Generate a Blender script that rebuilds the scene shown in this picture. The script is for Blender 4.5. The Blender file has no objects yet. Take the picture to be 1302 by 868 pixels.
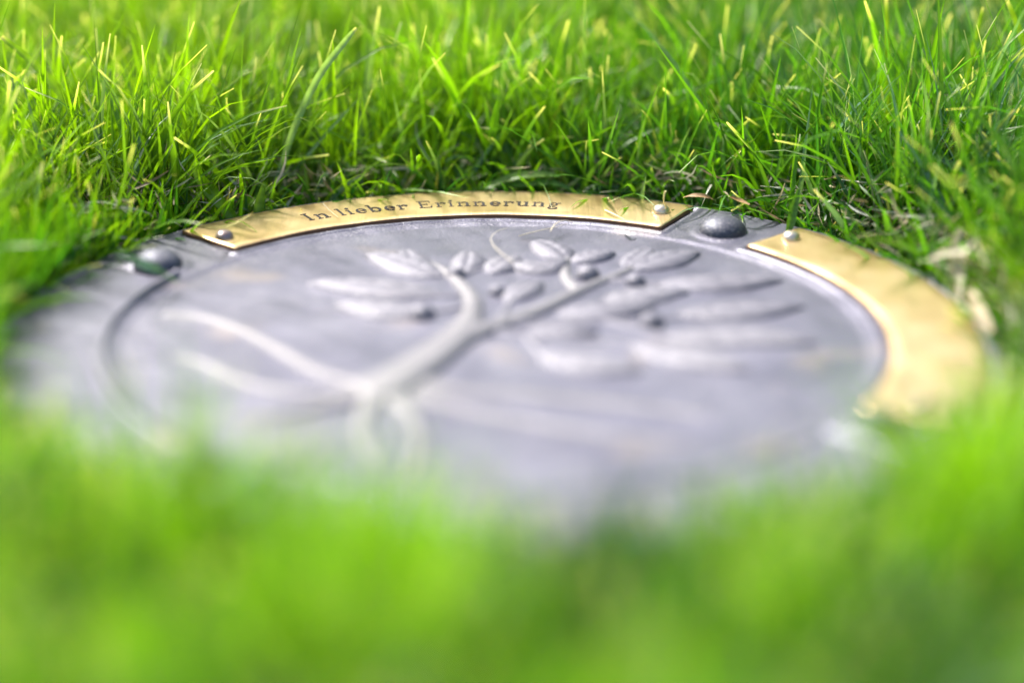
import bpy, bmesh, math, random
import numpy as np
from math import sin, cos, pi, radians as R
from mathutils import Vector, Matrix

random.seed(7); rng = np.random.default_rng(11)
scene = bpy.context.scene
COL = scene.collection
mm = 0.001

# ------------------------------------------------------------------ camera numbers
CAM = Vector((0.0056, -0.6808, 0.2491)); PITCH = 0.35312; FPX = 3074.0
FW = Vector((0, cos(PITCH), -sin(PITCH))); UP = Vector((0, sin(PITCH), cos(PITCH))); RT = Vector((1, 0, 0))
def ray(px, py):
    return FW + RT * ((px - 651) / FPX) - UP * ((py - 434) / FPX)
def at_y(px, py, Y):
    d = ray(px, py); return CAM + d * ((Y - CAM.y) / d.y)
def at_z(px, py, Z=0.0):
    d = ray(px, py); return CAM + d * ((Z - CAM.z) / d.z)

# ------------------------------------------------------------------ materials
def new_mat(name):
    m = bpy.data.materials.new(name); m.use_nodes = True
    nt = m.node_tree; nt.nodes.clear()
    out = nt.nodes.new('ShaderNodeOutputMaterial')
    return m, nt, out
def N(nt, typ, **kw):
    n = nt.nodes.new(typ)
    for k, v in kw.items():
        if k in n.inputs: n.inputs[k].default_value = v
        else: setattr(n, k, v)
    return n
def ramp(nt, stops, src):
    r = nt.nodes.new('ShaderNodeValToRGB')
    el = r.color_ramp.elements
    while len(el) < len(stops): el.new(0.5)
    for e, (p, c) in zip(el, stops):
        e.position = p; e.color = (*c, 1) if len(c) == 3 else c
    nt.links.new(src, r.inputs[0]); return r

def noise(nt, coord, scale, detail=4, rough=.55):
    n = N(nt, 'ShaderNodeTexNoise'); n.inputs['Scale'].default_value = scale
    n.inputs['Detail'].default_value = detail; n.inputs['Roughness'].default_value = rough
    nt.links.new(coord, n.inputs['Vector']); return n

def mat_bronze(name='bronze', c1=(.096, .095, .134), c2=(.160, .158, .208), grain=1.3, metallic=.55, rough=(.30, .50)):
    m, nt, out = new_mat(name); L = nt.links.new
    tc = N(nt, 'ShaderNodeTexCoord'); co = tc.outputs['Object']
    n1 = noise(nt, co, 38, 6, .6)
    base = ramp(nt, [(.3, c1), (.7, c2)], n1.outputs['Fac'])
    # pale mineral spots and warm ochre stains
    n2 = noise(nt, co, 1500, 3, .7)
    spots = ramp(nt, [(.54, (0, 0, 0)), (.66, (1, 1, 1))], n2.outputs['Fac'])
    n3 = noise(nt, co, 22, 3, .5)
    msk = ramp(nt, [(.40, (.12, .12, .12)), (.62, (.8, .8, .8))], n3.outputs['Fac'])
    mul = N(nt, 'ShaderNodeMath', operation='MULTIPLY'); L(spots.outputs[0], mul.inputs[0]); L(msk.outputs[0], mul.inputs[1])
    mx = N(nt, 'ShaderNodeMixRGB'); L(mul.outputs[0], mx.inputs[0]); L(base.outputs[0], mx.inputs[1]); mx.inputs[2].default_value = (.52, .51, .50, 1)
    n4 = noise(nt, co, 30, 2, .4)
    st = ramp(nt, [(.62, (0, 0, 0)), (.78, (.45, .45, .45))], n4.outputs['Fac'])
    mx2 = N(nt, 'ShaderNodeMixRGB'); L(st.outputs[0], mx2.inputs[0]); L(mx.outputs[0], mx2.inputs[1]); mx2.inputs[2].default_value = (.42, .33, .22, 1)
    b = N(nt, 'ShaderNodeBsdfPrincipled')
    b.inputs['Metallic'].default_value = metallic
    L((mx if name != 'bronze' else mx2).outputs[0], b.inputs['Base Color'])
    rr = N(nt, 'ShaderNodeMapRange'); L(n1.outputs['Fac'], rr.inputs[0]); rr.inputs[3].default_value = rough[0]; rr.inputs[4].default_value = rough[1]
    L(rr.outputs[0], b.inputs['Roughness'])
    n5 = noise(nt, co, 900, 5, .7)
    n6 = noise(nt, co, 120, 3, .5)
    ad = N(nt, 'ShaderNodeMath', operation='ADD'); L(n5.outputs['Fac'], ad.inputs[0]); L(n6.outputs['Fac'], ad.inputs[1])
    bp = N(nt, 'ShaderNodeBump'); bp.inputs['Strength'].default_value = .35 * grain; bp.inputs['Distance'].default_value = .0005
    L(ad.outputs[0], bp.inputs['Height']); L(bp.outputs[0], b.inputs['Normal'])
    L(b.outputs[0], out.inputs[0]); return m

def mat_brass():
    m, nt, out = new_mat('brass'); L = nt.links.new
    tc = N(nt, 'ShaderNodeTexCoord'); co = tc.outputs['Object']
    n1 = noise(nt, co, 45, 4, .55)
    base = ramp(nt, [(.3, (.72, .49, .22)), (.5, (.84, .61, .32)), (.72, (.86, .66, .40))], n1.outputs['Fac'])
    # brushed scratches across the plate
    mp = N(nt, 'ShaderNodeMapping'); mp.inputs['Scale'].default_value = (900, 40, 40); mp.inputs['Rotation'].default_value = (0, 0, .35); L(co, mp.inputs[0])
    n2 = noise(nt, mp.outputs[0], 1, 4, .6)
    # dull tarnish freckles
    n3 = noise(nt, co, 260, 4, .7)
    tf = ramp(nt, [(.62, (0, 0, 0)), (.74, (.55, .55, .55))], n3.outputs['Fac'])
    mx = N(nt, 'ShaderNodeMixRGB'); L(tf.outputs[0], mx.inputs[0]); L(base.outputs[0], mx.inputs[1]); mx.inputs[2].default_value = (.40, .29, .13, 1)
    # olive grass reflections painted as streaks along the brushing
    mp2 = N(nt, 'ShaderNodeMapping'); mp2.inputs['Scale'].default_value = (260, 22, 22); mp2.inputs['Rotation'].default_value = (0, 0, .15); L(co, mp2.inputs[0])
    n7 = noise(nt, mp2.outputs[0], 1, 3, .6)
    gs = ramp(nt, [(.56, (0, 0, 0)), (.78, (.28, .28, .28))], n7.outputs['Fac'])
    mxg = N(nt, 'ShaderNodeMixRGB'); L(gs.outputs[0], mxg.inputs[0]); L(mx.outputs[0], mxg.inputs[1]); mxg.inputs[2].default_value = (.42, .34, .17, 1)
    mx = mxg
    b = N(nt, 'ShaderNodeBsdfPrincipled'); b.inputs['Metallic'].default_value = .92
    L(mx.outputs[0], b.inputs['Base Color'])
    rr = N(nt, 'ShaderNodeMapRange'); L(n1.outputs['Fac'], rr.inputs[0]); rr.inputs[3].default_value = .26; rr.inputs[4].default_value = .46
    L(rr.outputs[0], b.inputs['Roughness'])
    bp = N(nt, 'ShaderNodeBump'); bp.inputs['Strength'].default_value = .35; bp.inputs['Distance'].default_value = .0003
    L(n2.outputs['Fac'], bp.inputs['Height']); L(bp.outputs[0], b.inputs['Normal'])
    L(b.outputs[0], out.inputs[0]); return m

def mat_plain(name, c, rough=.5, metallic=0.0, var=.15):
    m, nt, out = new_mat(name); L = nt.links.new
    tc = N(nt, 'ShaderNodeTexCoord'); n1 = noise(nt, tc.outputs['Object'], 400, 4, .6)
    r = ramp(nt, [(.3, tuple(x * (1 - var) for x in c)), (.7, tuple(min(1, x * (1 + var)) for x in c))], n1.outputs['Fac'])
    b = N(nt, 'ShaderNodeBsdfPrincipled'); b.inputs['Roughness'].default_value = rough; b.inputs['Metallic'].default_value = metallic
    L(r.outputs[0], b.inputs['Base Color']); L(b.outputs[0], out.inputs[0]); return m

def mat_grass(name='grass', attr=True, color=None, trans=.40, rough=.34, tint=(1.75, 1.65, .32, 1)):
    m, nt, out = new_mat(name); L = nt.links.new
    if attr:
        a = N(nt, 'ShaderNodeAttribute', attribute_name='blade_colour'); csrc = a.outputs['Color']
    else:
        tc = N(nt, 'ShaderNodeTexCoord'); n1 = noise(nt, tc.outputs['Object'], 300, 3, .6)
        r = ramp(nt, [(.3, tuple(x * .8 for x in color)), (.7, tuple(min(1, x * 1.2) for x in color))], n1.outputs['Fac']); csrc = r.outputs[0]
    b = N(nt, 'ShaderNodeBsdfPrincipled'); b.inputs['Roughness'].default_value = rough
    b.inputs['Specular IOR Level'].default_value = .38
    L(csrc, b.inputs['Base Color'])
    # light passing through a leaf is yellower than the light it reflects
    mu = N(nt, 'ShaderNodeMixRGB', blend_type='MULTIPLY'); mu.inputs[0].default_value = 1
    L(csrc, mu.inputs[1]); mu.inputs[2].default_value = tint
    t = N(nt, 'ShaderNodeBsdfTranslucent'); L(mu.outputs[0], t.inputs[0])
    mx = N(nt, 'ShaderNodeMixShader'); mx.inputs[0].default_value = trans
    L(b.outputs[0], mx.inputs[1]); L(t.outputs[0], mx.inputs[2]); L(mx.outputs[0], out.inputs[0])
    return m

def mat_soil():
    m, nt, out = new_mat('soil'); L = nt.links.new
    tc = N(nt, 'ShaderNodeTexCoord'); co = tc.outputs['Object']
    n1 = noise(nt, co, 120, 6, .7); n2 = noise(nt, co, 1.3, 5, .6)
    s = ramp(nt, [(.3, (.018, .014, .009)), (.7, (.07, .055, .032))], n1.outputs['Fac'])
    g = ramp(nt, [(.3, (.035, .075, .012)), (.7, (.07, .13, .02))], n1.outputs['Fac'])
    # bare soil right under the modelled lawn, green turf farther out
    gd = N(nt, 'ShaderNodeVectorMath', operation='LENGTH'); L(co, gd.inputs[0])
    mr = N(nt, 'ShaderNodeMapRange'); L(gd.outputs['Value'], mr.inputs[0]); mr.inputs[1].default_value = .7; mr.inputs[2].default_value = 2.2
    mx = N(nt, 'ShaderNodeMixRGB'); L(mr.outputs[0], mx.inputs[0]); L(s.outputs[0], mx.inputs[1]); L(g.outputs[0], mx.inputs[2])
    b = N(nt, 'ShaderNodeBsdfPrincipled'); b.inputs['Roughness'].default_value = .95
    L(mx.outputs[0], b.inputs['Base Color'])
    bp = N(nt, 'ShaderNodeBump'); bp.inputs['Strength'].default_value = .8; bp.inputs['Distance'].default_value = .004
    L(n1.outputs['Fac'], bp.inputs['Height']); L(bp.outputs[0], b.inputs['Normal'])
    L(b.outputs[0], out.inputs[0]); return m

BRONZE = mat_bronze()
TRUNKM = mat_bronze('sunlit_trunk_bronze', (.135, .132, .148), (.205, .20, .212), .8, .35, (.52, .64))  # trunk and roots paler: light from sky and sun put into the colour
BRONZE_HI = mat_bronze('relief_bronze', (.100, .099, .126), (.165, .163, .196), .8, .36, (.54, .66))  # relief metal, slightly paler and less blue than the field
STUD = mat_bronze('smooth_bronze', (.055, .06, .08), (.095, .10, .13), .25, .6, (.52, .62))
BRASS = mat_brass()
INK = mat_plain('black_fill', (.008, .006, .006), .8)
EDGE = mat_plain('reddish_brass_edge', (.16, .085, .05), .6, .5)
STEEL = mat_plain('rivet_metal', (.72, .62, .52), .32, .9)
DULL = mat_plain('tarnished_rivet_metal', (.30, .24, .24), .4, .85)
SOIL = mat_soil()
GRASS = mat_grass()
DRY = mat_grass('dry_grass', trans=.25, rough=.6, tint=(1.1, 1.05, .9, 1))

# ------------------------------------------------------------------ object helpers
def tag(o, label=None, cat=None, group=None, kind=None):
    if label: o['label'] = label
    if cat: o['category'] = cat
    if group: o['group'] = group
    if kind: o['kind'] = kind
    return o
def link(name, me, mat, parent=None, smooth=True):
    o = bpy.data.objects.new(name, me); COL.objects.link(o)
    if mat: me.materials.append(mat)
    if parent: o.parent = parent
    if smooth: me.shade_smooth()
    return o
def np_mesh(name, V, F4=None, cols=None):
    """vertices (n,3), quads (m,4), optional per-vertex colours"""
    me = bpy.data.meshes.new(name)
    V = np.asarray(V, np.float32); F4 = np.asarray(F4, np.int32)
    me.vertices.add(len(V)); me.vertices.foreach_set('co', V.ravel())
    me.loops.add(F4.size); me.loops.foreach_set('vertex_index', F4.ravel())
    me.polygons.add(len(F4))
    me.polygons.foreach_set('loop_start', np.arange(0, F4.size, 4, dtype=np.int32))
    me.polygons.foreach_set('loop_total', np.full(len(F4), 4, np.int32))
    me.update(calc_edges=True)
    if cols is not None:
        a = me.attributes.new('blade_colour', 'FLOAT_COLOR', 'POINT')
        a.data.foreach_set('color', np.asarray(cols, np.float32).ravel())
    return me
def smooth01(x): 
    x = np.clip(x, 0, 1); return x * x * (3 - 2 * x)

# ------------------------------------------------------------------ PLAQUE
plaque = bpy.data.objects.new('memorial_plaque', None); COL.objects.link(plaque)
tag(plaque, 'round grey bronze memorial plaque with tree relief and brass plates, set flush in the lawn', 'memorial plaque')

RP0, RP1 = .1178, .1462           # plate radii
SECT = [(R(61.5), R(136.8)), (R(-30.5), R(45.2)), (R(152), R(226)), (R(241), R(320))]
STUDS = [R(52.8), R(149.2), R(233.5), R(324.5)]

def sector_sd(r, th, a0, a1):
    mid = (a0 + a1) / 2; half = (a1 - a0) / 2
    d = np.abs((th - mid + pi) % (2 * pi) - pi)
    dy = (d - half) * r
    dx = np.abs(r - (RP0 + RP1) / 2) - (RP1 - RP0) / 2
    return np.where((dx > 0) & (dy > 0), np.hypot(np.maximum(dx, 0), np.maximum(dy, 0)), np.maximum(dx, dy))

def base_disc():
    rs = np.concatenate([np.linspace(.0005, .110, 50), np.linspace(.1105, .1195, 32), np.linspace(.1205, .1445, 34), np.linspace(.145, .1502, 22)])
    nt_ = 1440
    th = np.arange(nt_) / nt_ * 2 * pi
    RR, TT = np.meshgrid(rs, th, indexing='ij')
    sd = np.min([sector_sd(RR, TT, a, b) for a, b in SECT], axis=0)
    Z = np.zeros_like(RR)
    # raised lip that runs round every bed, with a sunk line beside the plate
    ends = 1 - .75 * ((TT > R(136.5)) & (TT < R(154)) & (RR > .1175))
    lip = ends * smooth01((sd - .0006) / .0005) * (1 - smooth01((sd - .0024) / .0008))
    Z += lip * (.0005 + .0015 * smooth01((np.abs(TT - 3.25) < .75) * 1.0) * (RR < RP0))
    Z -= smooth01((.0004 - sd) / .0004) * .0004
    inner = (RR < RP0)
    # field sinks very slightly to the middle like a shallow casting
    Z -= smooth01((RP0 - .0035 - RR) / .004) * .0007
    # web around the studs
    for a in STUDS:
        d = np.hypot(RR * np.cos(TT) - .1275 * cos(a), RR * np.sin(TT) - .1275 * sin(a))
        Z += np.where(sd > .0015, .0006 * (1 - smooth01((d - .009) / .003)), 0)
    # cast unevenness
    X, Y = RR * np.cos(TT), RR * np.sin(TT)
    Z += .00012 * (np.sin(X * 310 + 1.3 * np.sin(Y * 170)) * np.sin(Y * 270 + np.sin(X * 120)))
    # rounded rim
    e = np.clip((RR - .1490) / .0012, 0, 1); Z -= .0012 * (1 - np.sqrt(np.maximum(0, 1 - e ** 2)))
    nr = len(rs)
    V = np.stack([X, Y, Z], -1).reshape(-1, 3)
    # side wall
    wall = np.stack([.1504 * np.cos(th), .1504 * np.sin(th), np.full(nt_, -.014)], -1)
    V = np.concatenate([V, wall])
    i = np.arange(nr)[:, None]; j = np.arange(nt_)[None, :]; j2 = (j + 1) % nt_
    F = np.stack([i * nt_ + j, (i + 1) * nt_ + j, (i + 1) * nt_ + j2, i * nt_ + j2], -1).reshape(-1, 4)
    c = len(V); V = np.concatenate([V, [[0, 0, -.0007]]])
    me = np_mesh('base_disc', V, F)
    return me
base = link('base_disc', base_disc(), BRONZE, plaque)

# --- reliefs as closed height shells: keep the cells where the height is positive
def relief(name, hfn, bbox, res=.0006, mat=BRONZE_HI, z0=-.0009, label=None, parent=None):
    x0, y0, x1, y1 = bbox
    xs = np.arange(x0, x1, res); ys = np.arange(y0, y1, res)
    X, Y = np.meshgrid(xs, ys, indexing='ij'); Hh = hfn(X, Y)
    Z = z0 + np.maximum(Hh, -.0003)
    nx, ny = X.shape
    keep = (Hh[:-1, :-1] > -.0002) | (Hh[1:, :-1] > -.0002) | (Hh[1:, 1:] > -.0002) | (Hh[:-1, 1:] > -.0002)
    ii, jj = np.nonzero(keep)
    F = np.stack([ii * ny + jj, (ii + 1) * ny + jj, (ii + 1) * ny + jj + 1, ii * ny + jj + 1], -1)
    V = np.stack([X, Y, Z], -1).reshape(-1, 3)
    used, inv = np.unique(F, return_inverse=True)
    o = link(name, np_mesh(name, V[used], inv.reshape(F.shape)), mat, parent or plaque)
    if label: o['label'] = label
    return o

def spline(pts, n=14):
    """Catmull-Rom through (x, y, w)"""
    P = [pts[0]] + list(pts) + [pts[-1]]; out = []
    for k in range(1, len(P) - 2):
        p0, p1, p2, p3 = (np.array(P[k + d], float) for d in (-1, 0, 1, 2))
        for t in np.linspace(0, 1, n, endpoint=False):
            out.append(.5 * ((2 * p1) + (-p0 + p2) * t + (2 * p0 - 5 * p1 + 4 * p2 - p3) * t * t + (-p0 + 3 * p1 - 3 * p2 + p3) * t ** 3))
    out.append(np.array(pts[-1], float)); return np.array(out)
def stroke_h(strokes, hk=.55, hmax=3.0):
    segs = []
    for s in strokes:
        q = spline(s) * mm
        for a, b in zip(q[:-1], q[1:]): segs.append((a, b))
    def f(X, Y):
        best = np.full(X.shape, -1.0)
        for a, b in segs:
            d = b[:2] - a[:2]; L2 = (d ** 2).sum() + 1e-12
            t = np.clip(((X - a[0]) * d[0] + (Y - a[1]) * d[1]) / L2, 0, 1)
            w = a[2] + (b[2] - a[2]) * t
            dist = np.hypot(X - a[0] - t * d[0], Y - a[1] - t * d[1])
            h = (1 - (dist / w) ** 2)
            h = np.sign(h) * np.abs(h) ** .6 * w * hk * 1.25
            h = np.where(dist > w, -.001 * (dist / w - 1) * 4, h)
            best = np.maximum(best, h)
        best = np.where(best > 0, hmax * mm * np.tanh(best / (hmax * mm)), best)
        # bark-like ridges in the casting
        return best
    return f
def bbox_of(pts, m=.012):
    a = np.array([p[:2] for s in pts for p in s]) * mm
    return (*(a.min(0) - m), *(a.max(0) + m))

trunk = [
    [(-31, -44, 9.5), (-24, -30, 8), (-16, -13, 7), (-9, 4, 6.2), (-7, 18, 5), (-6.5, 31, 4.2), (-9, 44, 3.5), (-14, 58, 2.8), (-20, 69, 2.2), (-27, 78, 1.6)],
    [(-12, -4, 6), (0, 9, 5), (13, 23, 4.2), (23, 37, 3.6), (31, 48, 3.1), (39, 58, 2.5), (45, 66, 2)],
    [(27, 43, 2.8), (23.5, 53, 2.6), (23, 64, 2.3), (24, 76, 1.8)],
]
trunk = [[(x, y, w_ * (.95 if y < 5 else .78)) for x, y, w_ in q] for q in trunk]
relief('trunk', stroke_h(trunk, hmax=3.6), bbox_of(trunk), parent=plaque, mat=TRUNKM)
def add_strokes(name, strokes, hm=2.3, label=None):
    return relief(name, stroke_h([strokes], hmax=hm), bbox_of([strokes]), label=label, mat=TRUNKM if name == 'root' else BRONZE_HI)
roots = [
    [(-30, -42, 6), (-40, -37, 4.6), (-51, -28, 4.2), (-63, -11, 3.9), (-76, 6, 3.6), (-89, 17, 3.3), (-101, 20, 2.4)],
    [(-32, -44, 6), (-44, -47, 4.2), (-58, -45, 3.8), (-72, -36, 3.4), (-84, -22, 3), (-93, -16, 2)],
    [(-34, -44, 6), (-50, -58, 3.8), (-64, -64, 3.2), (-80, -62, 2)],
    [(-31, -46, 6), (-35, -62, 4.2), (-34, -80, 3.8), (-30, -98, 2.4)],
    [(-29, -46, 6), (-22, -62, 4.2), (-19, -80, 3.8), (-20, -101, 2.4)],
    [(-26, -42, 6), (-10, -56, 4), (8, -66, 3.6), (30, -76, 3.2), (52, -82, 2)],
    [(-22, -36, 5), (-6, -44, 3.6), (14, -48, 3.2), (36, -54, 3), (60, -62, 1.8)],
]
roots = [[(x, y, w_ * (.66 if i else .9)) for i, (x, y, w_) in enumerate(q)] for q in roots]
for k, s in enumerate(roots): add_strokes('root', s, 1.4 if k >= 5 else 2.3)
twigs = [
    [(4, 12, 2.6), (18, 14, 2), (34, 15, 1.8), (47, 14, 1.6), (58, 19, 1.3)],
    [(34, 15, 1.6), (44, 8, 1.4), (54, 2, 1.2)],
    [(-4, 8, 2.4), (10, 2, 2), (26, -2, 1.7), (43, -5, 1.4)],
    [(10, 2, 1.6), (12, -6, 1.4), (15, -14, 1.2)],
    [(36, 54, 2), (44, 52, 1.6), (54, 50, 1.3)],
    [(-7, 30, 2.2), (-13, 26, 1.8), (-20, 22, 1.4)],
    [(-9, 40, 2), (-14, 38, 1.6), (-20, 37, 1.3)],
    [(-13, 54, 2), (-9, 60, 1.7), (-3, 66, 1.4)],
    [(0, 10, 2.2), (3, 22, 1.6), (5, 34, 1.2)],
]
for s in twigs: add_strokes('twig', s, 1.5)

def leaf(bx, by, tx, ty, w, h=3.2, bend=.0):
    bx, by, tx, ty, w, h = (v * mm for v in (bx, by, tx, ty, w, h))
    L = math.hypot(tx - bx, ty - by); ux, uy = (tx - bx) / L, (ty - by) / L
    def f(X, Y):
        dx, dy = X - bx, Y - by
        u = (dx * ux + dy * uy) / L; v = -dx * uy + dy * ux
        v = v - bend * L * np.sin(np.clip(u, 0, 1) * pi)
        uu = np.clip(u, 0, 1)
        hw = w / 2 * np.power(np.sin(pi * uu ** .85), .72) + 1e-6
        q = v / hw
        prof = (1 - np.clip(np.abs(q), 0, 1) ** 2.6)
        lens = np.power(np.clip(np.sin(pi * uu), 0, 1), .35)
        z = h * prof ** .7 * lens * (.75 + .25 * uu)
        z -= .0005 * np.exp(-(v / .0009) ** 2) * lens                      # midrib groove
        z -= .00018 * np.maximum(0, np.sin(u * 30 - np.abs(q) * 5)) * prof
        out = (np.abs(q) > 1) | (u <= 0) | (u >= 1)
        return np.where(out, -.001, z)
    m = w
    relief('leaf', f, (min(bx, tx) - m, min(by, ty) - m, max(bx, tx) + m, max(by, ty) + m), .0005)
for a in [(-17, 56, -43, 80, 13), (-16, 38, -60, 50, 14), (-19, 21, -50, 29, 13), (-10, 61, -9, 82, 10), (-2, 60, 8, 77, 10),
          (4, 33, 15, 52, 9.5), (24, 74, 12, 93, 11), (25, 72, 40, 81, 9), (21, 61, 4, 67, 9), (44, 64, 68, 82, 12.5), (42, 67, 52, 85, 9),
          (52, 50, 93, 53, 13), (56, 20, 97, 28, 14), (52, 2, 98, -5, 14), (19, 21, 51, 29, 12.5), (13, -14, 44, -29, 13.5), (41, -6, 75, -29, 14), (-22, 60, -30, 84, 11), (14, 60, 24, 73, 8), (34, 34, 62, 42, 12), (10, 6, 32, 3, 11)]:
    a = (*a[:4], a[4] * 1.25, 2.8)
    leaf(*a, bend=random.uniform(-.05, .06))

def dome(name, x, y, r, h, mat, z0=0, parent=plaque, segs=40, rings=14, bumpy=0, flat=1.0):
    V = []; F = []
    for i in range(rings + 1):
        a = i / rings * pi / 2
        for j in range(segs):
            t = j / segs * 2 * pi
            k = 1 + bumpy * sin(3 * t + 1) * sin(2 * a)
            V.append((x + r * k * sin(a) ** flat * cos(t), y + r * k * sin(a) ** flat * sin(t), z0 + h * cos(a)))
    # skirt
    for j in range(segs):
        t = j / segs * 2 * pi
        V.append((x + r * 1.02 * cos(t), y + r * 1.02 * sin(t), z0 - .0012))
    for i in range(rings + 1):
        for j in range(segs):
            F.append((i * segs + j, (i + 1) * segs + j, (i + 1) * segs + (j + 1) % segs, i * segs + (j + 1) % segs))
    return link(name, np_mesh(name, V, F), mat, parent)
for x, y, r in [(30, 57, 4.2), (45, 50.5, 3.4), (-12.5, 58, 3.2), (-22, 19.5, 4.2), (48, 12, 4), (1, 41, 3)]:
    dome('berry', x * mm, y * mm, r * mm, r * .95 * mm, BRONZE_HI, z0=-.0008, segs=28, rings=10)
for k, a in enumerate(STUDS):
    rs_ = .1275 if k == 1 else .1275
    dome('dome_stud', rs_ * cos(a), rs_ * sin(a), .0080, .0050, STUD, z0=.0008)

# --- brass plates
def plate(name, a0, a1, label):
    r0, r1 = RP0 + .0004, RP1 - .0003
    z0, z1 = .0000, .0013; bv = .00018
    n = 120
    th = np.linspace(a0 + .003, a1 - .003, n)
    prof = [(r0, z0), (r0, z1 - bv), (r0 + bv, z1)] + [(r0 + bv + (r1 - r0 - 2 * bv) * k / 8, z1) for k in range(1, 8)] + [(r1 - bv, z1), (r1, z1 - bv), (r1, z0)]
    V = []; m = len(prof)
    for t in th:
        for r, z in prof:
            dz = .00006 * sin(t * 23) * sin(r * 300) if z == z1 else 0
            V.append((r * cos(t), r * sin(t), z + dz))
    F = [(i * m + k, (i + 1) * m + k, (i + 1) * m + k + 1, i * m + k + 1) for i in range(n - 1) for k in range(m - 1)]
    # close the ends with quads strips
    for i, flip in ((0, 0), (n - 1, 1)):
        b = len(V)
        for r, z in prof: V.append((r * cos(th[i]), r * sin(th[i]), z0))
        for k in range(m - 1):
            q = (i * m + k, i * m + k + 1, b + k + 1, b + k)
            F.append(q if not flip else q[::-1])
    o = link(name, np_mesh(name, V, F), BRASS, plaque, smooth=False); o['label'] = label
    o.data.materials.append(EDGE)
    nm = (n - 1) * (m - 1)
    for p in o.data.polygons:                      # dark reddish brown cut edges
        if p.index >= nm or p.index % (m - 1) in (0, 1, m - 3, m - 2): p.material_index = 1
    return o
p_name = plate('name_plate', *SECT[0], 'brass plate engraved In lieber Erinnerung along the far edge')
p_blank = plate('brass_plate', *SECT[1], 'blank brushed brass plate along the right edge')
def rivet(a, r, parent, mat, rad=.0031, h=.0024):
    return dome('rivet', r * cos(a), r * sin(a), rad, h, mat, z0=.0015, parent=parent, segs=20, rings=7, bumpy=.07, flat=.8)
rivet(R(64.8), .1342, p_name, STEEL); rivet(R(134.6), .1295, p_name, DULL)
rivet(R(42.6), .1345, p_blank, STEEL); rivet(R(-27.5), .1335, p_blank, DULL)

# --- lettering, cut in a bold serif hand, drawn as flat filled strokes (units: x-height = 1)
TH = .19; HL = .06        # thick stem, hair line
def bar(x0, y0, x1, y1): return [(x0, y0), (x1, y0), (x1, y1), (x0, y1)]
def arcband(cx, cy, rx, ry, a0, a1, wx, wy, n=14):
    """band along an ellipse; width wx where it runs upright, wy where it runs level"""
    out = []
    for k in range(n):
        q = []
        for a in (a0 + (a1 - a0) * k / n, a0 + (a1 - a0) * (k + 1) / n):
            c, s = cos(R(a)), sin(R(a))
            q.append(((cx + rx * c, cy + ry * s), (cx + (rx - wx) * c, cy + (ry - wy) * s)))
        out.append([q[0][0], q[1][0], q[1][1], q[0][1]])
    return out
def stem(x, y0, y1, s0=True, s1='l', ov=.15):
    o = [bar(x, y0, x + TH, y1)]
    if s0: o.append(bar(x - ov, y0, x + TH + ov, y0 + HL))
    if s1 == 'l': o.append([(x - ov, y1 - HL * 1.6), (x + .01, y1 - HL * 1.3), (x + .01, y1), (x - ov, y1 - HL * .6)])
    if s1 == 'b': o.append(bar(x - ov, y1 - HL, x + TH + ov, y1))
    return o
CAP = 1.52
def glyph(ch):
    if ch == 'I': return stem(.17, 0, CAP, True, 'b', .17), .78
    if ch == 'E':
        return stem(.17, 0, CAP, True, 'b', .15) + [bar(.3, 0, 1.2, HL), bar(.3, CAP - HL, 1.15, CAP), bar(.3, .72, .85, .72 + HL),
                [(1.2, 0), (1.27, .42), (1.2, .42), (1.02, HL)], [(1.15, CAP), (1.02, CAP - HL), (1.13, CAP - .38), (1.2, CAP - .38)],
                bar(.82, .56, .88, .94)], 1.45
    if ch == 'n' or ch == 'h':
        return stem(.16, 0, 1) + arcband(.70, .62, .38, .38, 150, 0, .26, .10) + [bar(.82, 0, 1.08, .64), bar(.67, 0, 1.23, HL)], 1.34
    if ch == 'u':
        return [bar(.16, .36, .42, 1), bar(0, 1 - HL, .2, 1)] + arcband(.56, .38, .40, .40, 180, 330, .26, .10) + [bar(.82, 0, 1.08, 1), bar(.66, 1 - HL, .84, 1), bar(1.05, 0, 1.24, HL)], 1.34
    if ch == 'l': return stem(.16, 0, 1.58), .66
    if ch == 'i': return stem(.16, 0, 1) + [[(.295 + .17 * cos(R(a)), 1.36 + .15 * sin(R(a))) for a in range(0, 360, 30)]], .66
    if ch == 'e':
        return arcband(.56, .5, .50, .52, 0, 320, .26, .09) + [bar(.28, .47, 1.05, .47 + HL), ], 1.16
    if ch == 'b':
        return stem(.12, .02, 1.58, False) + arcband(.62, .5, .50, .52, -160, 160, .26, .09), 1.24
    if ch == 'r':
        return stem(.16, 0, 1) + arcband(.66, .62, .34, .38, 150, 60, .18, .14) + [[(.84 + .14 * cos(R(a)), .80 + .14 * sin(R(a))) for a in range(0, 360, 30)]], 1.02
    if ch == 'g':
        return (arcband(.50, .66, .38, .36, 0, 360, .20, .09) + [bar(.82, .86, 1.1, .96)] +
                arcband(.52, -.22, .48, .26, 0, 360, .14, .10) + arcband(.34, .18, .22, .14, 100, 260, .14, .08)), 1.18
    return [], .62
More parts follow.
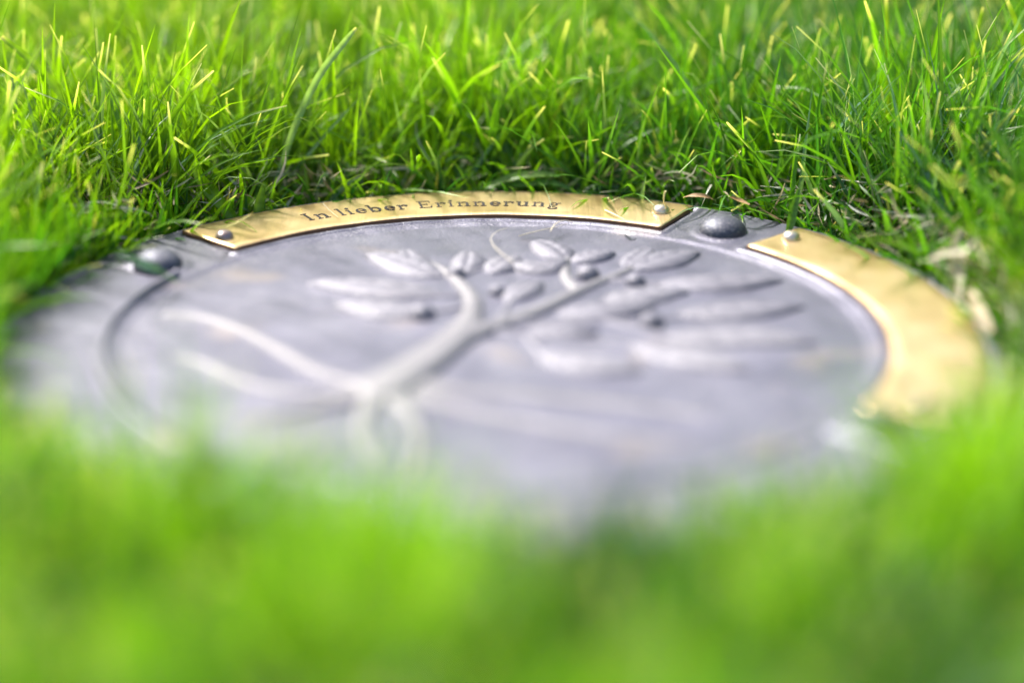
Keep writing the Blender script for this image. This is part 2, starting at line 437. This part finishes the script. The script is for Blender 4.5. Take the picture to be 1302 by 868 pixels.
def lettering(text, a_start, a_end, r0, xh):
    adv = 0; polys = []
    for ch in text:
        g, w = glyph(ch); polys += [[(x + adv, y) for x, y in p] for p in g]; adv += w + .13
    total = adv - .13
    bm = bmesh.new(); z = .00147
    for k, p in enumerate(polys):
        zz = z + (k % 9) * .000004
        vs = []
        for x, y in p:
            a = a_start + (a_end - a_start) * x / total; r = r0 + y * xh
            vs.append(bm.verts.new((r * cos(a), r * sin(a), zz)))
        try: f = bm.faces.new(vs)
        except ValueError: continue
        f.normal_update()
        if f.normal.z < 0: f.normal_flip()
        ext = bmesh.ops.extrude_face_region(bm, geom=[f])
        for v in ext['geom']:
            if isinstance(v, bmesh.types.BMVert): v.co.z -= .0002
    bmesh.ops.recalc_face_normals(bm, faces=bm.faces)
    me = bpy.data.meshes.new('lettering'); bm.to_mesh(me); bm.free()
    o = link('lettering', me, INK, p_name, smooth=False); o['label'] = 'dark engraved words In lieber Erinnerung'
lettering('In lieber Erinnerung', R(119.8), R(80.0), .1283, .0050)

# ------------------------------------------------------------------ GROUND
def ground():
    xs = np.concatenate([-np.geomspace(120, .5, 26), np.linspace(-.45, .45, 61), np.geomspace(.5, 120, 26)])
    X, Y = np.meshgrid(xs, xs, indexing='ij')
    r = np.hypot(X, Y)
    Z = -.012 + .003 * np.sin(X * 31 + 2 * np.sin(Y * 17)) * np.sin(Y * 27 + 1)
    Z = np.where(r < .158, -.0135, Z)
    n = len(xs); i, j = np.meshgrid(np.arange(n - 1), np.arange(n - 1), indexing='ij'); i = i.ravel(); j = j.ravel()
    F = np.stack([i * n + j, (i + 1) * n + j, (i + 1) * n + j + 1, i * n + j + 1], -1)
    return np_mesh('ground', np.stack([X, Y, Z], -1).reshape(-1, 3), F)
tag(link('ground', ground(), SOIL), kind='structure')

# ------------------------------------------------------------------ GRASS
def blades(base, az, lean, curve, length, width, colr, seg=6, fold=.28, twist=None, tipw=.25, cut=None):
    """vectorised ribbons. base (n,3); az heading; lean start angle from upright; curve extra bend to the tip"""
    n = len(base); S = seg
    t = np.linspace(0, 1, S + 1)[None, :]
    ang = lean[:, None] + curve[:, None] * t ** 1.4
    dl = length[:, None] / S
    hx = np.cumsum(np.concatenate([np.zeros((n, 1)), np.sin((ang[:, :-1] + ang[:, 1:]) / 2) * dl], 1), 1)
    hz = np.cumsum(np.concatenate([np.zeros((n, 1)), np.cos((ang[:, :-1] + ang[:, 1:]) / 2) * dl], 1), 1)
    ca, sa = np.cos(az)[:, None], np.sin(az)[:, None]
    C = np.stack([base[:, 0:1] + hx * ca, base[:, 1:2] + hx * sa, base[:, 2:3] + hz], -1)
    tw = (twist if twist is not None else np.zeros(n))[:, None] * t + rng.uniform(-.6, .6, (n, 1))
    # side vector: horizontal, perpendicular to heading, turned about the blade
    nx = -np.sin(az)[:, None]; ny = np.cos(az)[:, None]
    fwd = np.stack([np.sin(ang) * ca, np.sin(ang) * sa, np.cos(ang)], -1)
    side0 = np.stack([np.broadcast_to(nx, ang.shape), np.broadcast_to(ny, ang.shape), np.zeros_like(ang)], -1)
    nor0 = np.cross(side0, fwd)
    side = side0 * np.cos(tw)[..., None] + nor0 * np.sin(tw)[..., None]
    nor = np.cross(side, fwd)
    prof = np.where(t < .18, .65 + .35 * t / .18, 1 - (1 - tipw[:, None] if isinstance(tipw, np.ndarray) else 1 - tipw) * np.clip((t - .35) / .65, 0, 1) ** 1.7)
    w = (width[:, None] * prof / 2)[..., None]
    Lf = C - side * w; Rt = C + side * w; Mid = C + nor * w * fold * 2
    V = np.stack([Lf, Mid, Rt], 2).reshape(-1, 3)              # n,(S+1),3
    b = (np.arange(n) * (S + 1) * 3)[:, None, None]
    s = (np.arange(S) * 3)[None, :, None]
    q = np.array([[0, 1, 4, 3], [1, 2, 5, 4]])
    F = (b[..., None] + s[..., None] + q[None, None]).reshape(-1, 4)
    # colours: base pale/brownish, then body, cut tips bleached and whitened to paint in their sparkle
    tt = t[..., None]
    body = colr[:, None, :] * (1 + .25 * (tt - .5))
    sheath = np.array([.30, .30, .14])[None, None, :]
    k0 = np.clip(1 - tt / .16, 0, 1) * .6
    col = body * (1 - k0) + sheath * k0
    if cut is not None:
        k1 = np.clip((tt - .965) / .03, 0, 1) * cut[:, None, None]
        col = col * (1 - k1) + np.array([.80, .80, .62])[None, None, :] * k1
    col = np.repeat(col[:, :, None, :], 3, 2)
    col[:, :, 1, :] *= 1.12
    col = np.concatenate([col, np.ones(col.shape[:-1] + (1,))], -1).reshape(-1, 4)
    return V, F, col
def join(parts):
    V = []; F = []; Cc = []; o = 0
    for v, f, c in parts:
        V.append(v); F.append(f + o); Cc.append(c); o += len(v)
    return np.concatenate(V), np.concatenate(F), np.concatenate(Cc)

_grids = {}
def patch_noise(x, y, cell, seed=0):
    """smooth random patches, cell metres across, values 0..1"""
    if seed not in _grids: _grids[seed] = np.random.default_rng(100 + seed).random((256, 256))
    g = _grids[seed]; u = x / cell + 1000; v = y / cell + 1000
    i = np.floor(u).astype(int); j = np.floor(v).astype(int); fu = smooth01(u - i); fv = smooth01(v - j)
    G = lambda a, b: g[a % 256, b % 256]
    return (G(i, j) * (1 - fu) + G(i + 1, j) * fu) * (1 - fv) + (G(i, j + 1) * (1 - fu) + G(i + 1, j + 1) * fu) * fv

PAL = np.array([(.092, .255, .010), (.060, .210, .012), (.135, .300, .012), (.030, .135, .018), (.040, .120, .030), (.070, .170, .050), (.30, .27, .13)])
def lawn(nt_, x0, x1, y0, y1, per=6, wmul=1.0, seg=6, hole=.1535, inner=None):
    tx = rng.uniform(x0, x1, nt_); ty = rng.uniform(y0, y1, nt_)
    r = np.hypot(tx, ty); k = r > hole
    if inner: k &= ~((tx > inner[0]) & (tx < inner[1]) & (ty > inner[2]) & (ty < inner[3]))
    gap = (patch_noise(tx, ty * .5 + .013, .019, 7) < .27) & (ty < 0) & (rng.random(nt_) < .8)      # thin spots between tussocks
    k &= ~gap
    tx, ty = tx[k], ty[k]; n0 = len(tx)
    tx = np.repeat(tx, per); ty = np.repeat(ty, per); n = len(tx)
    tone = np.repeat(rng.uniform(0, 1, n0), per)
    x = tx + rng.normal(0, .0022, n); y = ty + rng.normal(0, .0022, n)
    r = np.hypot(x, y); bad = r < .1525
    x = np.where(bad, x / r * .1545, x); y = np.where(bad, y / r * .1545, y); r = np.hypot(x, y)
    g = smooth01((r - .152) / .035)
    back = smooth01((y + .06) / .16)
    front = smooth01((.03 - y) / .06) * smooth01((.34 - r) / .1)
    H = (.038 + .013 * back) * (.36 + .16 * front + (.64 - .16 * front) * g) * (.66 + .6 * patch_noise(x, y, .03, 1))
    H = H * np.maximum(1 + front * .42 * (patch_noise(x, y * .5 + .013, .019, 7) - .54) * 2, .86)
    L = H * np.clip(rng.normal(1, .26, n), .35, 1.7)
    az = rng.uniform(0, 2 * pi, n)
    lean = np.abs(rng.normal(.12, .32, n)); curve = np.abs(rng.normal(.35, .60, n))
    wild = rng.random(n) < .08; lean = np.where(wild, rng.uniform(.5, 1.25, n), lean)
    # edge blades splay more
    edge = 1 - smooth01((r - .152) / .022)
    lean += edge * np.abs(rng.normal(.25, .35, n)); curve += edge * np.abs(rng.normal(.3, .4, n))
    # a few long wild ones
    W = wmul * np.clip(rng.normal(.0018, .0006, n), .0008, .0034)
    fine = rng.random(n) < .35; W = np.where(fine, W * .55, W)
    # colour: patches of yellow-green and blue-green grasses
    pn = patch_noise(x, y, .05, 3)
    c = PAL[rng.choice(7, n, p=[.27, .23, .19, .13, .07, .09, .02])]
    warm = (tone * .6 + pn * .4)[:, None]
    c = c * (1 - .45 * warm) + np.array([.140, .335, .010]) * .45 * warm
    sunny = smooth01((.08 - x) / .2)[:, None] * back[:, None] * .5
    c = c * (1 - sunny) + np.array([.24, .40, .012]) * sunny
    c = c * rng.uniform(.55, 1.3, (n, 1))
    # darker, bluer tussocks and brighter yellow-green ones, strongest in front
    fld = patch_noise(x, y * .5 + .013, .019, 7)
    pd = smooth01((.50 - fld) / .10)[:, None] * (.45 + .50 * front[:, None])
    c = c * (1 - pd) + np.array([.016, .080, .020]) * rng.uniform(.7, 1.5, (n, 1)) * pd
    pl = smooth01((fld - .55) / .10)[:, None] * (.30 + .6 * front[:, None])
    c = c * (1 - pl) + np.array([.165, .36, .008]) * pl
    grey = (rng.random(n) < .10)[:, None]
    c = np.where(grey, np.array([.13, .24, .13]) * rng.uniform(.7, 1.3, (n, 1)), c)
    # cool shade of the right-hand clump, put into the blade colour
    cool = smooth01((x - .03) / .12)[:, None] * smooth01((y + .0) / .1)[:, None] * .45
    c = c * (1 - cool) + c * np.array([.50, .70, 1.8]) * cool
    base = np.stack([x, y, np.full(n, -.0125)], -1)
    cut = (rng.random(n) < .22).astype(float)
    tipw = np.where(cut > 0, rng.uniform(.12, .28, n), .04)
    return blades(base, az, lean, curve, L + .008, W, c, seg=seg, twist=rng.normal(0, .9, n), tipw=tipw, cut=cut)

parts = [lawn(16500, -.36, .36, -.42, .62, 6)]
# sparse low runners that bend over the rim
n = 900
a = rng.uniform(0, 2 * pi, n); r_ = rng.uniform(.152, .162, n)
parts.append(blades(np.stack([r_ * np.cos(a), r_ * np.sin(a), np.full(n, -.011)], -1), a + pi + rng.normal(0, 1.2, n),
                    rng.uniform(.1, .9, n), rng.uniform(.1, 1.1, n), rng.uniform(.012, .028, n), rng.uniform(.0008, .0022, n),
                    PAL[rng.choice(7, n, p=[.1, .2, .1, .25, .15, .15, .05])], twist=rng.normal(0, 1, n), tipw=.08))
# grass flopping inwards over the left of the rim
n = 700
a = R(1) * rng.uniform(133, 205, n); r_ = rng.uniform(.1525, .166, n)
parts.append(blades(np.stack([r_ * np.cos(a), r_ * np.sin(a), np.full(n, -.011)], -1), a + pi + rng.normal(0, .8, n),
                    rng.uniform(-.1, .35, n), rng.uniform(.0, .8, n), rng.uniform(.020, .042, n) * (1 - .35 * smooth01((R(156) - a) / R(10))), rng.uniform(.0009, .0024, n),
                    PAL[rng.choice(7, n, p=[.32, .2, .28, .08, .04, .06, .02])], twist=rng.normal(0, 1, n), tipw=.08))
V, F, Cc = join(parts)
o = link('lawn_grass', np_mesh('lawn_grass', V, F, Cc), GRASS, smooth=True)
tag(o, 'dense bright green lawn grass growing all round the plaque', 'grass', kind='stuff')
# the same lawn continues, coarser, beyond what the lens sees
V, F, Cc = join([lawn(16000, -2.2, 2.2, -1.6, 3.2, 5, wmul=1.9, seg=4, inner=(-.36, .36, -.42, .62))])
o = link('outer_lawn_grass', np_mesh('outer_lawn_grass', V, F, Cc), GRASS)
tag(o, 'green lawn grass spreading away from the plaque', 'grass', kind='stuff')

# thatch: dead clippings and stems lying at the foot of the grass
def thatch(n):
    x = rng.uniform(-.34, .34, n * 2); y = rng.uniform(-.4, .5, n * 2)
    k = np.hypot(x, y) > .154; x, y = x[k][:n], y[k][:n]; m = len(x)
    near = rng.random(m) < .45                                  # a belt close to the rim
    a = rng.uniform(0, 2 * pi, m); rr = rng.uniform(.154, .185, m)
    x = np.where(near, rr * np.cos(a), x); y = np.where(near, rr * np.sin(a), y)
    c = np.array([(.40, .34, .22), (.55, .52, .42), (.26, .20, .12), (.16, .22, .10), (.48, .50, .42)])[rng.choice(5, m)] * rng.uniform(.7, 1.2, (m, 1))
    clump = rng.random(m) < .045                                 # drifts of dead stuff right of and left of the plates
    a2 = np.where(rng.random(m) < .7, rng.uniform(R(5), R(48), m), rng.uniform(R(128), R(152), m)); r2 = rng.uniform(.153, .178, m)
    x = np.where(clump, r2 * np.cos(a2), x); y = np.where(clump, r2 * np.sin(a2), y)
    z = rng.uniform(-.010, .008, m) + clump * .006
    return blades(np.stack([x, y, z], -1), rng.uniform(0, 2 * pi, m), rng.uniform(.7, 1.7, m), rng.normal(0, .6, m),
                  rng.uniform(.005, .018, m), rng.uniform(.0004, .0014, m), c, seg=4, twist=rng.normal(0, 2.5, m), tipw=.2)
V, F, Cc = thatch(4800)
tag(link('dry_thatch', np_mesh('dry_thatch', V, F, Cc), DRY), 'dead straw coloured clippings and stems lying at the foot of the grass', 'dry grass', kind='stuff')

# ------------------------------------------------------------------ single blades and bits that stand out
def ribbon(name, pts, widths, col, label, cat, group=None, fold=.3, face=None, trans=.42, rough=.4, tip=None):
    """pts: Vectors along the blade; the blade's origin is its foot"""
    P = spline([tuple(p) for p in pts], 8); 
    m = len(P); org = P[0].copy()
    W = np.interp(np.linspace(0, 1, m), np.linspace(0, 1, len(widths)), widths)
    V = []; cols = []
    f = Vector(face or (0.1, -1, .35)).normalized()
    for i in range(m):
        tdir = Vector(P[min(i + 1, m - 1)] - P[max(i - 1, 0)]).normalized()
        s = tdir.cross(f); s.normalize(); nn = s.cross(tdir)
        c = Vector(P[i] - org)
        w = W[i] / 2
        for q in (c - s * w, c - s * w * .5 - nn * w * fold, c - nn * w * fold * 1.5, c + s * w * .5 - nn * w * fold, c + s * w): V.append(tuple(q))
        t = i / (m - 1)
        cc = np.array(col) * (1 + .15 * sin(i * 2.1))
        if tip and t > .9: k = (t - .9) / .1; cc = cc * (1 - k) + np.array(tip) * k
        cols += [(*cc, 1)] * 5
    F = [(i * 5 + k, i * 5 + k + 1, (i + 1) * 5 + k + 1, (i + 1) * 5 + k) for i in range(m - 1) for k in range(4)]
    o = link(name, np_mesh(name, V, F, cols), GRASS if name == 'grass_blade' else DRY); o.location = Vector(org)
    return tag(o, label, cat, group)
PALE = (.62, .60, .42)
G1 = 'grass blades that stand out of the lawn'
ribbon('grass_blade', [at_y(352, 232, .150), at_y(374, 163, .150), at_y(405, 98, .149), at_y(437, 55, .148), at_y(453, 36, .147)],
       [.0020, .0024, .0025, .0022, .0010], (.20, .34, .20), 'long pale blue green blade leaning right, tallest at the upper left', 'grass blade', G1, tip=PALE)
ribbon('grass_blade', [at_y(590, 246, .156), at_y(622, 236, .153), at_y(655, 224, .151), at_y(690, 221, .150), at_y(712, 224, .150)],
       [.0010, .0030, .0040, .0030, .0008], (.17, .30, .06), 'broad light green blade lying just behind the word Erinnerung', 'grass blade', G1, face=(0, -.5, .9))
ribbon('grass_blade', [at_y(622, 240, .152), at_y(660, 235, .150), at_y(705, 233, .149), at_y(735, 246, .147)],
       [.0012, .0024, .0026, .0008], (.07, .18, .03), 'narrow green blade drooping over the plaque edge behind the name plate', 'grass blade', G1, face=(0, -.5, .9))
ribbon('grass_blade', [at_y(782, 252, .156), at_y(800, 232, .157), at_y(828, 204, .158), at_y(862, 177, .16)],
       [.0026, .0024, .0018, .0006], (.14, .22, .09), 'greyish blade leaning right behind the pale rivet of the name plate', 'grass blade', G1, tip=PALE)
ribbon('grass_blade', [at_y(95, 150, .15), at_y(72, 112, .15), at_y(35, 74, .15), at_y(2, 47, .15)],
       [.003, .003, .0026, .0014], (.14, .27, .03), 'bright blade leaning left at the upper left edge', 'grass blade', G1, tip=PALE)
ribbon('grass_blade', [at_y(1128, 170, .17), at_y(1129, 110, .17), at_y(1128, 55, .17), at_y(1127, -2, .17)],
       [.0018, .0018, .0016, .0014], (.15, .28, .02), 'thin upright blade right of centre reaching the top of the picture', 'grass blade', G1, tip=PALE)
ribbon('grass_blade', [at_y(1222, 140, .17), at_y(1232, 90, .17), at_y(1242, 45, .17), at_y(1250, 10, .17)],
       [.0022, .0022, .0018, .0009], (.14, .27, .02), 'upright yellow green blade near the upper right corner', 'grass blade', G1, tip=PALE)
ribbon('grass_blade', [at_y(1325, 130, .16), at_y(1312, 90, .16), at_y(1298, 45, .16), at_y(1280, 0, .16)],
       [.0026, .0028, .0026, .0012], (.15, .28, .02), 'stout blade with a bleached tip in the upper right corner', 'grass blade', G1, tip=(.75, .70, .55))
ribbon('grass_blade', [at_z(150, 322, .014), at_z(172, 330, .011), at_z(200, 342, .008), at_z(226, 358, .0016)],
       [.0020, .0034, .0034, .0012], (.10, .22, .14), 'blue green blade drooping over the left dome stud', 'grass blade', G1, face=(0, -.4, .9))
ribbon('grass_blade', [at_y(306, 290, .118), at_y(292, 272, .119), at_y(272, 248, .12), at_y(254, 226, .121), at_y(246, 210, .122)],
       [.0018, .0036, .0044, .0036, .0014], (.16, .31, .02), 'broad yellow green blade standing at the left end of the name plate', 'grass blade', G1)
ribbon('grass_blade', [at_y(324, 282, .122), at_y(330, 258, .124), at_y(336, 232, .126)],
       [.0030, .0034, .0008], (.13, .26, .02), 'short upright blade at the plaque edge left of the lettering', 'grass blade', G1)
ribbon('grass_blade', [at_y(1000, 302, .1), at_y(1006, 282, .103), at_y(1010, 262, .106), at_y(1016, 240, .11)],
       [.0012, .0030, .0028, .0010], (.07, .18, .03), 'dark green blade touching the rivet of the blank brass plate', 'grass blade', G1)
ribbon('grass_blade', [at_y(1175, 330, .07), at_y(1210, 255, .085), at_y(1250, 190, .1), at_y(1290, 140, .11)],
       [.0022, .0024, .0022, .0010], (.15, .22, .10), 'long pale blade slanting to the right edge above the blank brass plate', 'grass blade', G1, tip=PALE)
G2 = 'dry stems and bits on the plaque'
ribbon('dry_grass_blade', [at_z(252, 283, .012), at_z(270, 289, .008), at_z(292, 286, .006), at_z(316, 274, .008), at_z(322, 270, .010)],
       [.0004, .0011, .0011, .0009, .0004], (.45, .42, .14), 'yellow stem curling over the left end of the name plate', 'dry grass stem', G2, face=(0, -.3, 1))
ribbon('dry_grass_blade', [at_z(1216, 380, .003), at_z(1219, 345, .006), at_z(1213, 318, .012), at_z(1222, 292, .018)],
       [.0028, .0040, .0034, .0012], (.52, .48, .36), 'thick bleached stem standing at the right edge of the blank plate', 'dry grass stem', G2)
ribbon('dry_grass_blade', [at_z(1258, 420, .002), at_z(1243, 392, .004), at_z(1232, 365, .005)],
       [.0022, .0052, .0024], (.50, .40, .28), 'broad tan dead blade lying at the outer right rim', 'dry grass stem', G2, face=(0, -.4, .9))
ribbon('dry_grass_blade', [at_z(1180, 330, .012), at_z(1200, 322, .014), at_z(1228, 318, .016), at_z(1240, 305, .02)],
       [.0008, .0026, .0024, .0008], (.55, .50, .38), 'pale dead blade lying in the grass right of the blank plate', 'dry grass stem', G2, face=(0, -.4, .9))
ribbon('dry_leaf', [at_z(868, 251, .008), at_z(880, 248, .010), at_z(897, 249, .010), at_z(908, 254, .008)],
       [.0005, .0020, .0020, .0005], (.34, .22, .11), 'curled brown leaf scrap behind the right dome stud', 'dry leaf', face=(0, -.4, .9))
ribbon('dry_leaf', [at_z(928, 250, .010), at_z(940, 254, .009), at_z(953, 260, .008)],
       [.0005, .0020, .0005], (.40, .24, .10), 'small orange brown leaf scrap in the grass above the right dome stud', 'dry leaf', face=(0, -.4, .9))
def hair(name, pts, w, col, label, cat, group=None):
    P = spline([tuple(p) for p in pts], 8); org = Vector(P[0]); cu = bmesh.new(); rings = []
    for i, p in enumerate(P):
        t = Vector(P[min(i + 1, len(P) - 1)] - P[max(i - 1, 0)]).normalized()
        s = t.cross(Vector((0, 0, 1))).normalized(); u = s.cross(t)
        k = w * (1 - .6 * i / len(P)) / 2
        rings.append([cu.verts.new(Vector(p) - org + s * k * cos(a) + u * k * sin(a)) for a in (0, pi / 2.5, pi / 1.25, 1.2 * pi, 1.6 * pi)])
    for A, B in zip(rings[:-1], rings[1:]):
        for k in range(5): cu.faces.new((A[k], A[(k + 1) % 5], B[(k + 1) % 5], B[k]))
    cu.faces.new(rings[0]); cu.faces.new(rings[-1][::-1])
    me = bpy.data.meshes.new(name); cu.to_mesh(me); cu.free()
    o = link(name, me, mat_plain(name + '_fibre', col, .7)); o.location = org
    return tag(o, label, cat, group)
hair('dry_fibre', [at_z(652, 333, .002), at_z(633, 318, .003), at_z(624, 304, .002), at_z(632, 294, .002), at_z(645, 290, .0025)], .00035, (.62, .56, .44),
     'pale fibre curling on the bronze above the tree crown', 'fibre')
hair('dry_fibre', [at_z(660, 300, .0005), at_z(682, 294, .0012), at_z(705, 289, .0025), at_z(722, 284, .0025)], .0004, (.66, .58, .42),
     'long straw fibre lying across the lip under the last letter', 'fibre')
hair('dry_fibre', [at_z(700, 294, .002), at_z(706, 285, .003), at_z(718, 280, .003), at_z(731, 284, .0022)], .0004, (.66, .58, .42),
     'short looped fibre on the inner edge of the name plate', 'fibre')
hair('dry_fibre', [at_z(769, 267, .0020), at_z(780, 272, .0024), at_z(794, 279, .0020)], .0006, (.75, .68, .42),
     'straight straw clipping on the name plate left of its pale rivet', 'fibre')
hair('dry_fibre', [at_z(410, 258, .004), at_z(420, 268, .0024), at_z(430, 276, .0020)], .0003, (.72, .62, .42),
     'thin straw clipping touching the word lieber', 'fibre')
hair('dry_fibre', [at_z(846, 243, .012), at_z(844, 255, .008), at_z(848, 266, .0024)], .0008, (.55, .52, .22),
     'yellow stem hanging down to the pale rivet of the name plate', 'fibre')
ribbon('dry_leaf', [at_z(792, 293, .0006), at_z(799, 297, .0012), at_z(807, 297, .0006)],
       [.0008, .0018, .0006], (.72, .72, .72), 'tiny white scrap on the bronze below the name plate', 'scrap', face=(0, -.2, 1))

# ------------------------------------------------------------------ LIGHT
SUN_EL, SUN_AZ = R(50), R(134)          # azimuth measured from +x, counter-clockwise: behind and to the left
w = bpy.data.worlds.new('World'); scene.world = w; w.use_nodes = True
nt = w.node_tree; bg = nt.nodes['Background']
sky = nt.nodes.new('ShaderNodeTexSky'); sky.sky_type = 'NISHITA'; sky.sun_disc = False
sky.sun_elevation = SUN_EL; sky.sun_rotation = pi / 2 - SUN_AZ
sky.air_density = 1.0; sky.dust_density = 5.0; sky.ozone_density = 1.0
nt.links.new(sky.outputs[0], bg.inputs[0]); bg.inputs[1].default_value = .125
sl = bpy.data.lights.new('sun', 'SUN'); sl.energy = 4.3; sl.angle = R(7); sl.color = (1, .965, .91)
so = bpy.data.objects.new('sun', sl); COL.objects.link(so)
d = Vector((cos(SUN_EL) * cos(SUN_AZ), cos(SUN_EL) * sin(SUN_AZ), sin(SUN_EL)))
so.rotation_euler = d.to_track_quat('Z', 'Y').to_euler(); so.location = (0, 0, 3)

# ------------------------------------------------------------------ CAMERA
cd = bpy.data.cameras.new('camera'); cam = bpy.data.objects.new('camera', cd); COL.objects.link(cam)
cd.sensor_width = 36; cd.lens = 85; cd.clip_start = .01; cd.clip_end = 400
cam.location = CAM; cam.rotation_euler = (pi / 2 - PITCH, 0, 0)
cd.dof.use_dof = True; cd.dof.focus_distance = .835; cd.dof.aperture_fstop = 2.4
scene.camera = cam
vs = scene.view_settings; vs.view_transform = 'Standard'; vs.look = 'None'; vs.gamma = 1; vs.exposure = 1.12
scene.render.engine = 'CYCLES'
